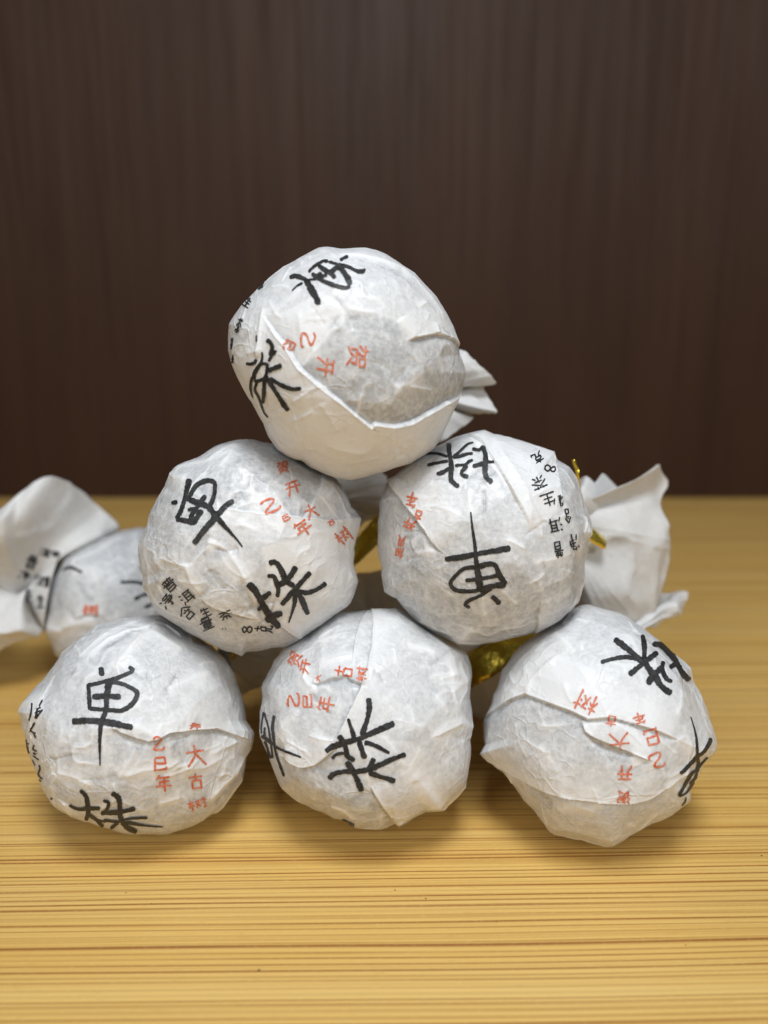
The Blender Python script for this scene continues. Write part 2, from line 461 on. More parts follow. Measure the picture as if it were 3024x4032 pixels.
def ribbon(P, wd, sc_, across=5, step=3.2):
    w0, w1 = (wd if isinstance(wd, tuple) else (wd, wd)); w0 *= sc_; w1 *= sc_
    Q = catmull(P, 8)
    L = np.concatenate([[0], np.cumsum(np.linalg.norm(np.diff(Q, axis=0), axis=1))])
    n = max(5, int(L[-1] / step)); t = np.linspace(0, L[-1], n)
    X = np.stack([np.interp(t, L, Q[:, 0]), np.interp(t, L, Q[:, 1])], 1)
    T = np.gradient(X, axis=0); T /= np.maximum(np.linalg.norm(T, axis=1, keepdims=True), 1e-6)
    Nn = np.stack([-T[:, 1], T[:, 0]], 1)
    f = t / max(L[-1], 1e-6); w = w0 + (w1 - w0) * f
    w = w * (1 + .10 * np.sin(f * 9 + P[0, 0]) * min(1, L[-1] / 60))
    cap = np.minimum(1, np.sqrt(np.clip(np.minimum(t, L[-1] - t) / (np.minimum(w0, w1) * .28 + .5), 0, 1)) * .55 + .45)
    w = w * cap * 1.2
    s = np.linspace(-1, 1, across)
    V = X[:, None, :] + Nn[:, None, :] * (w[:, None] * .5)[:, :, None] * s[None, :, None]
    U = np.stack(np.broadcast_arrays(f[:, None], s[None, :]), 2)
    return V.reshape(-1, 2), grid_faces(n, across), U.reshape(-1, 2)

def inside_soft(q, poly, soft):
    x, y = q[:, 0], q[:, 1]; ins = np.zeros(len(q), bool); dist = np.full(len(q), 1e9); m = len(poly)
    for i in range(m):
        (x1, y1), (x2, y2) = poly[i], poly[(i + 1) % m]
        c = ((y1 > y) != (y2 > y)); xi = (x2 - x1) * (y - y1) / ((y2 - y1) if y2 != y1 else 1e-9) + x1
        ins ^= c & (x < xi)
        ab = np.array([x2 - x1, y2 - y1]); l2 = max(ab @ ab, 1e-9)
        t = np.clip(((x - x1) * ab[0] + (y - y1) * ab[1]) / l2, 0, 1)
        dist = np.minimum(dist, np.hypot(x - x1 - t * ab[0], y - y1 - t * ab[1]))
    return sstep(-soft, soft, np.where(ins, dist, -dist))

# printed characters on a unit square, y down
GL = {
 'he': [[(.1,.15),(.5,.15)],[(.3,.02),(.25,.3),(.08,.48)],[(.5,.15),(.45,.45),(.38,.42)],[(.6,.12),(.6,.4),(.9,.4),(.9,.12),(.6,.12)],[(.25,.55),(.25,.85)],[(.25,.55),(.78,.55),(.78,.85)],[(.5,.62),(.45,.8),(.15,1)],[(.55,.8),(.9,1)]],
 'kai': [[(.15,.2),(.85,.2)],[(.05,.5),(.95,.5)],[(.35,.2),(.33,.6),(.1,1)],[(.65,.2),(.65,1)]],
 'da': [[(.08,.38),(.92,.38)],[(.5,.05),(.45,.5),(.08,.98)],[(.5,.42),(.92,.98)]],
 'gu': [[(.08,.28),(.92,.28)],[(.5,.02),(.5,.5)],[(.25,.52),(.25,.98),(.77,.98),(.77,.52),(.25,.52)]],
 'shu': [[(.02,.3),(.35,.3)],[(.2,.05),(.2,1)],[(.2,.35),(.02,.7)],[(.2,.4),(.35,.6)],[(.4,.25),(.62,.25),(.4,.85)],[(.42,.4),(.65,.8)],[(.66,.3),(1,.3)],[(.85,.05),(.85,.95),(.75,.9)],[(.7,.5),(.76,.62)]],
 'yi': [[(.12,.25),(.3,.08),(.65,.12),(.72,.3),(.3,.68),(.22,.9),(.5,.97),(.88,.9),(.92,.7)]],
 'si': [[(.2,.12),(.8,.12),(.8,.48),(.2,.48)],[(.2,.12),(.2,.9),(.88,.9),(.9,.7)]],
 'nian': [[(.3,.02),(.12,.3)],[(.25,.18),(.85,.18)],[(.25,.42),(.82,.42)],[(.28,.42),(.28,.66)],[(.05,.66),(.95,.66)],[(.55,.18),(.55,1)]],
 'pu': [[(.3,.02),(.35,.12)],[(.7,.02),(.62,.12)],[(.15,.15),(.85,.15)],[(.4,.15),(.4,.42)],[(.6,.15),(.6,.42)],[(.2,.22),(.27,.36)],[(.8,.22),(.72,.36)],[(.05,.44),(.95,.44)],[(.25,.54),(.25,1),(.75,1),(.75,.54),(.25,.54)],[(.25,.76),(.75,.76)]],
 'er': [[(.05,.1),(.18,.22)],[(.02,.38),(.15,.48)],[(.03,.95),(.2,.65)],[(.3,.12),(.98,.12)],[(.42,.12),(.42,.78)],[(.82,.12),(.82,1)],[(.42,.32),(.82,.32)],[(.42,.53),(.82,.53)],[(.28,.8),(.98,.72)]],
 'sheng': [[(.28,.05),(.1,.42)],[(.2,.28),(.85,.28)],[(.18,.58),(.82,.58)],[(.03,.95),(.97,.95)],[(.5,.02),(.5,.95)]],
 'cha': [[(.05,.15),(.95,.15)],[(.33,.02),(.33,.27)],[(.67,.02),(.67,.27)],[(.5,.25),(.05,.58)],[(.5,.25),(.95,.58)],[(.25,.62),(.78,.62)],[(.5,.48),(.5,1)],[(.35,.75),(.18,.95)],[(.65,.75),(.82,.95)]],
 'jing': [[(.05,.12),(.15,.25)],[(.02,.9),(.18,.6)],[(.45,.02),(.3,.25)],[(.4,.1),(.75,.1),(.65,.22)],[(.38,.28),(.85,.28),(.85,.62)],[(.28,.45),(.98,.45)],[(.38,.62),(.85,.62)],[(.6,.28),(.6,.98),(.5,.9)]],
 'han': [[(.5,.0),(.05,.45)],[(.5,0),(.95,.42)],[(.45,.25),(.55,.35)],[(.25,.45),(.75,.45),(.6,.6)],[(.28,.68),(.28,1),(.75,1),(.75,.68),(.28,.68)]],
 'liang': [[(.25,.02),(.25,.3),(.75,.3),(.75,.02),(.25,.02)],[(.25,.16),(.75,.16)],[(.03,.4),(.97,.4)],[(.25,.5),(.25,.75),(.75,.75),(.75,.5),(.25,.5)],[(.25,.62),(.75,.62)],[(.5,.5),(.5,1)],[(.2,.87),(.8,.87)],[(.05,1),(.95,1)]],
 'eight': [[(.5,.5),(.25,.38),(.22,.2),(.5,.05),(.78,.2),(.75,.38),(.5,.5),(.2,.65),(.18,.85),(.5,.98),(.82,.85),(.8,.65),(.5,.5)]],
 'ke': [[(.1,.18),(.9,.18)],[(.5,.0),(.5,.35)],[(.25,.35),(.25,.6),(.75,.6),(.75,.35),(.25,.35)],[(.4,.6),(.3,.85),(.05,1)],[(.6,.6),(.6,.92),(.95,.95),(.95,.8)]],
 'colon': [[(.42,.3),(.52,.33)],[(.42,.7),(.52,.73)]],
}
JR = random.Random(8)
def glyph(ch, cx, cy, w, h, rot, wd):
    r = math.radians(rot); c, s = math.cos(r), math.sin(r)
    out = []
    for st in GL[ch]:
        P = []
        for i, (x, y) in enumerate(st):
            x = (x - .5 + JR.uniform(-.03, .03)) * w; y = (y - .5 + JR.uniform(-.03, .03)) * h
            P.append((cx + c * x - s * y, cy + s * x + c * y))
        # keep the pen's corners: double the inner points
        Q = [P[0]]
        for p in P[1:-1]:
            Q += [p] if ch in ('yi', 'eight', 'da') else [p, (p[0] + .5, p[1] + .5)]
        Q.append(P[-1]); out.append((wd * .82, Q))
    return out

# centre, radius of each ball in metres
CEN = {'A': ((-.00482, .1005, .0636), .0150), 'B': ((-.01894, .1015, .0386), .01485), 'C': ((.0143, .1015, .03969), .01476),
       'D': ((-.03422, .0955, .01464), .01487), 'E': ((-.00244, .0955, .01476), .01494), 'F': ((.02957, .0950, .01525), .01552),
       'G': ((-.0541, .1450, .0146), .0148)}
def contacts(k):
    C, R = CEN[k]; C = np.array(C); out = [(np.array([0, 0, -1.]), C[2] - 2e-5)]
    for j, (C2, R2) in CEN.items():
        if j == k: continue
        d = np.array(C2) - C; L = np.linalg.norm(d)
        if L < (R + R2) * 1.12: out.append((d / L, L * R / (R + R2) - 2e-5))
    return out

Z = {'A': (860, 940, 1.4553), 'B': (500, 1700, 1.7463), 'C': (1450, 1660, 1.7463), 'D': (50, 2380, 1.659),
     'E': (980, 2360, 1.8033), 'F': (1860, 2340, 1.6265), 'G': (0, 1840, 2.37)}
OUT = {
 'A': [(575,60),(700,60),(850,58),(960,92),(1060,160),(1170,250),(1260,360),(1330,500),(1372,590),(1378,665),(1408,770),(1395,860),(1340,980),(1290,1090),(1235,1195),(1130,1260),(1000,1310),(880,1340),(760,1368),(590,1330),(480,1268),(400,1245),(335,1195),(260,1060),(190,930),(130,830),(78,720),(65,640),(70,490),(130,400),(180,335),(260,260),(400,150),(500,95)],
 'B': [(820,60),(960,80),(1100,130),(1250,210),(1340,270),(1440,340),(1500,420),(1535,520),(1600,590),(1580,700),(1555,800),(1550,900),(1570,1010),(1550,1120),(1500,1210),(1420,1270),(1300,1350),(1220,1400),(1180,1440),(1000,1480),(820,1505),(790,1535),(740,1510),(600,1465),(470,1400),(380,1350),(260,1270),(200,1220),(150,1120),(115,1060),(120,1000),(95,800),(100,750),(140,650),(200,480),(260,380),(310,275),(350,235),(480,170),(600,110),(720,75)],
 'C': [(800,62),(860,92),(1000,120),(1140,160),(1272,215),(1300,270),(1370,320),(1440,430),(1490,590),(1530,690),(1535,760),(1510,850),(1490,960),(1475,1080),(1450,1180),(1400,1280),(1320,1360),(1150,1440),(1000,1480),(850,1510),(720,1535),(620,1515),(500,1460),(350,1380),(260,1300),(190,1220),(110,1170),(100,1000),(75,850),(75,720),(85,560),(130,440),(160,400),(200,380),(300,270),(400,210),(530,140),(650,90)],
 'D': [(820,85),(960,75),(1060,120),(1200,210),(1320,290),(1390,350),(1430,430),(1460,520),(1500,620),(1520,760),(1562,830),(1555,900),(1520,1000),(1500,1120),(1430,1220),(1330,1350),(1250,1420),(1100,1460),(950,1500),(850,1505),(640,1470),(500,1430),(380,1390),(290,1330),(240,1270),(180,1200),(165,1120),(120,1000),(90,870),(60,770),(38,705),(70,640),(130,570),(200,500),(270,400),(350,300),(450,210),(560,140),(680,105)],
 'E': [(860,80),(1000,76),(1090,75),(1280,190),(1490,300),(1530,380),(1570,480),(1575,600),(1575,700),(1582,910),(1560,1000),(1560,1240),(1525,1330),(1480,1390),(1400,1450),(1362,1498),(1250,1505),(1060,1602),(1030,1580),(890,1635),(760,1630),(690,1575),(600,1535),(450,1470),(320,1410),(240,1340),(190,1240),(150,1120),(90,980),(85,850),(100,700),(105,600),(180,460),(250,350),(400,260),(500,180),(620,110),(750,95)],
 'F': [(760,78),(960,135),(1060,190),(1150,260),(1260,370),(1390,470),(1420,560),(1470,680),(1510,800),(1562,960),(1555,1010),(1480,1090),(1440,1180),(1400,1250),(1392,1320),(1300,1390),(1150,1470),(1000,1550),(895,1612),(800,1590),(700,1560),(530,1530),(480,1490),(400,1380),(300,1260),(200,1140),(140,1090),(58,1020),(90,960),(80,810),(130,700),(170,620),(220,480),(300,370),(400,290),(550,160),(640,100)],
 'G': [(620,860),(850,725),(1010,650),(1180,590),(1300,570),(1500,620),(1700,800),(1780,1100),(1780,1400),(1600,1700),(1400,1880),(1100,1925),(800,1900),(600,1830),(520,1740),(480,1650),(430,1560),(425,1480),(450,1350),(475,1200),(520,1050),(570,940)],
}
FE = {
 'A': [('S',[(262,440),(330,545),(380,600),(470,740),(600,850),(710,935),(800,1010),(872,1066),(890,1045),(1000,1055),(1090,1045),(1200,990),(1300,930),(1400,870)],.75,6.5),
       ('R',[(262,400),(252,500),(238,640),(232,690)],.35,.5),('S',[(480,735),(560,625),(650,510),(700,450)],.14,3),
       ('S',[(1400,620),(1360,582),(1250,545),(1120,572),(1080,590)],.42,3.2),('R',[(1040,455),(1085,520),(1125,570)],.22,.6),('R',[(1245,480),(1255,545)],.3,.5),
       ('R',[(680,85),(850,105),(1000,148),(1110,190)],.22,.6),('R',[(980,130),(1150,230),(1270,380),(1310,470)],.2,.7),('V',[(800,120),(950,160),(1060,215)],-.15,.5),
       ('R',[(600,1160),(700,1190),(790,1205),(870,1205)],.22,.7),('R',[(590,930),(640,1010),(690,1100)],.18,.8),('V',[(470,770),(540,900),(560,1000)],-.12,1.),
       ('R',[(280,480),(400,340),(480,280)],.12,.5),('V',[(1000,830),(1060,760),(1120,680)],-.2,1.),('R',[(990,850),(1080,830),(1180,760)],.18,1.)],
 'B': [('S',[(560,505),(760,540),(900,560),(1060,577),(1230,600),(1400,615),(1560,612)],.42,5),('S',[(1205,605),(1260,500),(1310,400),(1340,260)],.40,3),
       ('S',[(900,1285),(860,1280),(760,1250),(620,1215),(500,1150)],.42,3),('R',[(700,830),(780,950),(840,1060),(900,1180)],.34,.6),
       ('S',[(1290,1380),(1180,1402),(1080,1352),(1020,1310)],.35,2.5),('R',[(540,755),(640,785),(730,850)],.28,.6),('V',[(590,810),(690,822),(770,800)],-.3,.7),
       ('R',[(410,900),(440,1020),(510,1120)],.26,.6),('V',[(560,950),(620,1040),(690,1090)],-.2,.7),('R',[(330,265),(560,180),(770,75)],.22,.6),('R',[(750,80),(700,160),(630,270)],.2,.6),
       ('R',[(300,290),(330,330),(420,330)],.3,.6),('R',[(960,1250),(1000,1180)],.2,.5),('V',[(780,1010),(850,1150),(870,1240)],-.22,.8),('S',[(1560,560),(1500,560),(1490,620)],.2,1.5),('R',[(1490,980),(1540,1020),(1580,1010)],.3,.7)],
 'C': [('S',[(1112,760),(1100,700),(1060,610),(1000,510),(940,400),(870,280),(790,160),(680,100)],.5,2.6),('R',[(1125,740),(1112,640),(1090,500),(1010,360),(930,230),(840,90)],.24,.6),
       ('S',[(500,910),(400,760),(330,660),(240,530),(190,430),(170,380)],.55,5),('S',[(1265,190),(1290,330),(1300,450),(1312,620)],.42,2.6),('R',[(1110,530),(1200,482),(1310,452)],.2,.5),
       ('S',[(1140,1460),(1162,1330),(1185,1210)],.36,2.5),('R',[(720,1400),(680,1450),(615,1525)],.32,.5),('V',[(260,780),(300,890),(400,870)],-.25,.8),('R',[(290,800),(330,900),(470,890)],.2,.6),
       ('R',[(1380,1230),(1440,1200),(1480,1100)],.25,.7),('R',[(1500,640),(1510,760),(1540,780)],.3,.6),('R',[(1120,980),(1250,950),(1400,900)],.14,.7),('S',[(1330,1400),(1400,1250),(1440,1150)],.2,2)],
 'D': [('S',[(1500,880),(1450,862),(1330,812),(1160,822),(1020,838),(940,880),(880,893),(760,858),(620,795)],.55,4),('R',[(1280,980),(1430,895),(1540,835)],.4,.7),
       ('R',[(1545,910),(1440,1035),(1340,1145),(1230,1250)],.38,.6),('R',[(1510,1120),(1400,1225),(1280,1350)],.35,.6),('V',[(1480,1020),(1390,1130),(1270,1260)],-.28,.6),('R',[(1090,1065),(1250,1060),(1410,950)],.26,.7),
       ('R',[(720,1125),(860,1080),(1030,1052),(1100,1005)],.25,.6),('R',[(910,145),(760,170),(620,225),(490,340)],.34,.6),('R',[(820,100),(650,165),(520,260),(420,350)],.28,.6),('V',[(870,150),(700,215),(570,300)],-.25,.5),
       ('R',[(960,120),(800,260),(700,375),(650,440)],.3,.7),('R',[(890,165),(1000,230),(1120,300)],.2,.7),('S',[(1110,190),(1010,125),(950,122),(880,160)],.35,2),('R',[(35,705),(120,640),(220,610)],.3,.7),('S',[(100,860),(170,720),(210,640)],.35,2),
       ('V',[(660,815),(760,890),(870,930)],-.25,1.),('R',[(1000,560),(1150,500),(1300,440)],.16,.6),('R',[(280,1090),(420,1130),(520,1190)],.2,.6),('V',[(930,950),(1000,900),(1100,880)],-.2,1.2),('R',[(340,1290),(370,1380)],.3,.5),('R',[(950,1300),(1050,1270),(1100,1250)],.2,.7)],
 'E': [('S',[(570,1060),(640,955),(720,790),(790,650),(840,500),(870,340),(880,200),(865,70)],.5,3.2),('S',[(735,470),(745,360),(760,260),(800,160),(855,75)],.3,1.5),
       ('S',[(840,620),(800,610),(720,580),(700,545),(600,570),(490,605),(450,600)],.5,1.8),('V',[(470,605),(600,575),(700,575),(800,625)],-.45,.45),('R',[(420,480),(395,560),(430,620),(480,630)],.35,.5),('R',[(480,480),(620,430),(750,395)],.3,.5),
       ('S',[(620,1050),(550,1120),(470,1180),(380,1195),(240,1110)],.48,3.5),('S',[(1055,1620),(980,1510),(930,1430),(860,1320)],.5,4),('R',[(1160,1235),(1240,1330),(1340,1450)],.26,.7),
       ('R',[(1280,985),(1400,930),(1500,882),(1600,905)],.36,.6),('R',[(1400,560),(1520,590)],.3,.6),('R',[(1420,670),(1510,600)],.28,.6),('R',[(1300,200),(1320,350),(1420,500)],.2,.6),('R',[(230,940),(310,850),(360,780)],.18,.5),
       ('R',[(1360,1500),(1440,1400),(1540,1300)],.3,.7),('V',[(480,1220),(580,1190),(700,1180)],-.2,.9),('R',[(560,1490),(660,1520),(740,1600)],.25,.6),('R',[(1220,1050),(1150,1180),(1180,1300)],.14,.8)],
 'F': [('S',[(1340,945),(1200,882),(1100,850),(920,800),(860,792),(740,802),(640,752),(500,700),(345,642),(200,702),(60,800)],.6,5),('R',[(345,642),(390,540),(480,460),(560,390)],.22,.6),
       ('S',[(1160,1070),(1000,1010),(880,962),(780,920),(722,880),(690,800)],.5,2.),('V',[(740,930),(880,1005),(1040,1040)],-.45,.6),('R',[(1000,1040),(1100,1060),(1200,1090)],.2,.6),
       ('S',[(1300,1210),(1250,1242),(1130,1310),(950,1332),(750,1312),(550,1270),(350,1210),(200,1132),(60,1010)],.6,4.),('R',[(1230,1245),(1330,1190),(1420,1140)],.25,.6),
       ('V',[(330,1245),(420,1290),(520,1360)],-.35,.6),('R',[(460,1470),(700,1560),(900,1612)],.3,.6),('R',[(400,520),(540,430),(680,470),(770,600)],.16,.6),('R',[(1060,190),(1030,260),(960,330)],.18,.6),
       ('R',[(420,960),(520,1080),(560,1140)],.14,.7),('R',[(540,1360),(650,1340),(800,1380)],.14,.8),('V',[(700,840),(640,800),(560,770)],-.15,1.),('R',[(1300,930),(1380,960),(1500,1040)],.2,.6)],
 'G': [('R',[(620,880),(900,760),(1150,640)],.3,.8),('R',[(440,1480),(590,1520),(700,1420)],.5,.8),('S',[(1000,1390),(800,1370),(700,1420)],.4,3),('R',[(600,1500),(700,1470),(900,1420)],.3,.8),('R',[(640,960),(850,960),(900,1080)],.3,.9)],
}
TH = {
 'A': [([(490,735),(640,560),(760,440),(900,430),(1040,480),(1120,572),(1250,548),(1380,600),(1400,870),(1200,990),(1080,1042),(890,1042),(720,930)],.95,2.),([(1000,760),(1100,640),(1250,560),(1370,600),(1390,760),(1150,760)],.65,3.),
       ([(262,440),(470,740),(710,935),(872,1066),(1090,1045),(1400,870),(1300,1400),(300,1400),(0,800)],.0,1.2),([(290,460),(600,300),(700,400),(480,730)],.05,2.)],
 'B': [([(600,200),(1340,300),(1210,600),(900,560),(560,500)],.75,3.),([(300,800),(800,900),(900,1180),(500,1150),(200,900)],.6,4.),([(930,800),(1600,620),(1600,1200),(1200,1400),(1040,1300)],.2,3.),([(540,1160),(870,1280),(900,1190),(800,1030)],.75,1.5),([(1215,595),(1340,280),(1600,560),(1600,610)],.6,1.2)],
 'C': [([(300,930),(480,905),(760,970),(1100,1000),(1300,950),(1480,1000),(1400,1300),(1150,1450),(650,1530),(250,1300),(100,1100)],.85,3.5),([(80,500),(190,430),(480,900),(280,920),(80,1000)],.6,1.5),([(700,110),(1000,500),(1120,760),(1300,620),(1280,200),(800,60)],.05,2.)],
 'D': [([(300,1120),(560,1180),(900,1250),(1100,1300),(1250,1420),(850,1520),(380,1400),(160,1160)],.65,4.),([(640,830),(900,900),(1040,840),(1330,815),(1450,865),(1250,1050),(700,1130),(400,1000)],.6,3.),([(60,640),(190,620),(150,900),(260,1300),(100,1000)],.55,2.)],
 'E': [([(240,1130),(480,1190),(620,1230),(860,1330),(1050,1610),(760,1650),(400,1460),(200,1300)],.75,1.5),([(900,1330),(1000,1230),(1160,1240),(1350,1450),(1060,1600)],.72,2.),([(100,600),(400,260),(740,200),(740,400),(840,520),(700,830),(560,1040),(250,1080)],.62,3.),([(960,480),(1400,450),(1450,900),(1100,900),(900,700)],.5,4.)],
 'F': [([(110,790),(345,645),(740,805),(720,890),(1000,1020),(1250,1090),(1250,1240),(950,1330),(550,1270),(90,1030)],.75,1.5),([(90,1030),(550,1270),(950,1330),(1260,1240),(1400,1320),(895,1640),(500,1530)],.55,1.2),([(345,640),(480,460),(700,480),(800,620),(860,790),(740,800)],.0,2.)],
 'G': [([(500,1000),(900,700),(1400,600),(1400,1350),(700,1400),(450,1450)],.8,4.)],
}
LABEL = {
 'A': 'white paper wrapped tea ball balanced alone at the top of the stack',
 'B': 'paper wrapped tea ball in the middle row, left, with big characters slanting down',
 'C': 'paper wrapped tea ball in the middle row, right, with upside-down black characters',
 'D': 'paper wrapped tea ball on the table, left end of the bottom row, characters upright',
 'E': 'paper wrapped tea ball on the table in the centre of the bottom row',
 'F': 'paper wrapped tea ball at the right end of the bottom row, with folded band',
 'G': 'blurred paper wrapped tea ball lying behind the stack at the left edge',
}
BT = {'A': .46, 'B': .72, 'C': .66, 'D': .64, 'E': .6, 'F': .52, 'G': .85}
BALL = {}
for i, k in enumerate('ABCDEFG'):
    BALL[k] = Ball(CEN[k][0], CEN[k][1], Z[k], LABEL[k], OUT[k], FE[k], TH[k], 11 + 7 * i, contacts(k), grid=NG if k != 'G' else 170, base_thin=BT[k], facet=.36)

# ------------------------------------------------------------------ writing
BIG = {
 'A': [],
 'B': [[((36,26),[(433,325),(415,390),(395,480),(365,560),(340,600)]),(30,[(430,450),(480,370),(550,338),(600,350),(605,400),(590,470),(560,525)]),(36,[(340,600),(420,615),(462,622),(482,590),(520,540)]),(40,[(405,452),(460,480),(520,500),(570,522)]),
        (30,[(542,438),(500,500),(455,560),(440,605)]),(28,[(308,492),(350,482)]),(22,[(420,540),(470,532),(500,560)]),(38,[(735,475),(680,510),(600,600),(530,680),(462,770)]),((46,8),[(560,510),(620,590),(700,680),(760,745),(795,793)])],
       [(38,[(975,905),(1020,898),(1060,950),(1090,1020),(1150,1060)]),(38,[(1160,925),(1125,990),(1080,1030),(1030,1060)]),(34,[(1260,965),(1200,1030),(1130,1110),(1060,1190)]),(30,[(1368,1040),(1300,1085),(1230,1105),(1160,1090)]),
        (36,[(1150,1060),(1190,1130),(1220,1200),(1243,1255)]),((36,8),[(1155,1090),(1150,1180),(1130,1250),(1110,1312)]),(30,[(965,990),(1010,995),(1030,1050),(1040,1090),(1030,1135)]),(44,[(830,1042),(880,1090),(920,1160),(960,1230),(1010,1300),(1048,1345)]),
        (34,[(988,1100),(950,1130),(900,1170)]),(38,[(1068,1245),(1010,1260),(955,1300)]),(26,[(900,1225),(940,1190)])]],
 'C': [[((8,46),[(705,620),(715,720),(735,860),(745,980),(760,1080),(770,1160)]),(36,[(528,945),(650,930),(800,900),(978,870)]),(34,[(750,1000),(860,978),(900,1050),(945,1120)]),(26,[(740,1000),(660,1010),(600,1060),(567,1110),(600,1155),(680,1165),(760,1160)]),
        (28,[(668,1090),(740,1085),(850,1065),(890,1055)]),(36,[(760,1160),(850,1130),(945,1122)]),(24,[(850,1140),(780,1190),(700,1225),(668,1255),(700,1278)]),(32,[(850,1195),(880,1225),(905,1252)])],
      ],
 'D': [[(34,[(577,410),(585,468)]),(26,[(757,410),(785,432),(700,475),(620,500),(560,515),(490,530)]),(26,[(495,520),(500,600),(505,690)]),(28,[(600,510),(700,515),(790,555),(813,585),(790,640),(720,690),(640,690),(505,680)]),(34,[(520,605),(600,600),(708,605)]),
        ((44,9),[(630,510),(615,600),(610,690),(580,770),(572,850),(570,950),(572,1052)]),(40,[(390,765),(500,760),(620,770),(785,805)])],
       [(28,[(443,1212),(480,1250),(490,1300),(495,1350),(480,1410)]),((18,30),[(370,1310),(430,1335),(500,1330),(572,1330)]),(21,[(500,1370),(550,1410),(592,1450)]),(11,[(540,1405),(610,1420)]),(21,[(592,1280),(625,1290),(620,1330),(580,1370)]),
        (31,[(648,1228),(690,1260),(700,1310),(700,1370),(720,1420),(760,1460),(812,1482)]),(30,[(580,1360),(680,1355),(760,1340),(800,1328)]),(16,[(595,1405),(690,1415),(760,1395),(880,1390)]),(20,[(690,1420),(640,1460)]),((22,6),[(740,1415),(830,1435),(980,1450)])]],
 'E': [[(36,[(850,700),(855,770),(840,850),(815,930),(800,970)]),(40,[(1032,877),(950,915),(860,955),(780,990),(690,1015),(600,1045),(548,1083)]),((18,34),[(705,845),(725,910),(750,980)]),(36,[(780,1000),(800,1060),(823,1130)]),((36,20),[(820,1015),(880,1030),(940,1060),(998,1090)]),
        (34,[(637,965),(670,1010),(690,1060),(700,1110),(752,1143)]),(22,[(592,1130),(620,1100),(680,1090)]),(36,[(572,1275),(600,1240),(680,1220),(770,1220),(880,1195),(1000,1140),(1112,1097)]),(36,[(692,1150),(730,1200),(770,1280),(803,1360)]),(36,[(888,1125),(865,1180),(850,1215)]),(34,[(850,1225),(930,1255),(1000,1275),(1036,1293)])],
      ],
 'F': [[(36,[(908,287),(980,340),(1060,410),(1100,440)]),(30,[(1090,258),(1100,330),(1100,420)]),(26,[(822,438),(900,415),(1000,405),(1090,430)]),(32,[(1003,518),(1060,470),(1120,420),(1188,372)]),(38,[(1100,430),(1130,480),(1170,530),(1210,590),(1272,638)]),(36,[(1122,578),(1150,530),(1190,490),(1215,470)]),
        (26,[(1220,430),(1215,480),(1240,540),(1278,560)]),(32,[(1152,325),(1200,320),(1260,370),(1310,440),(1340,500),(1392,552)]),(30,[(1260,470),(1312,440)])],
      ],
 'G': [[(28,[(1122,1075),(1240,1070),(1345,1088),(1420,1110)]),(30,[(1252,1232),(1330,1195),(1400,1178)]),(30,[(1348,1308),(1420,1275)]),(20,[(1310,920),(1335,990)]),(26,[(590,962),(660,935),(770,982)])]],
}
for k, chs in BIG.items():
    for st in chs: BALL[k].character('brush_character', st, M_INK)
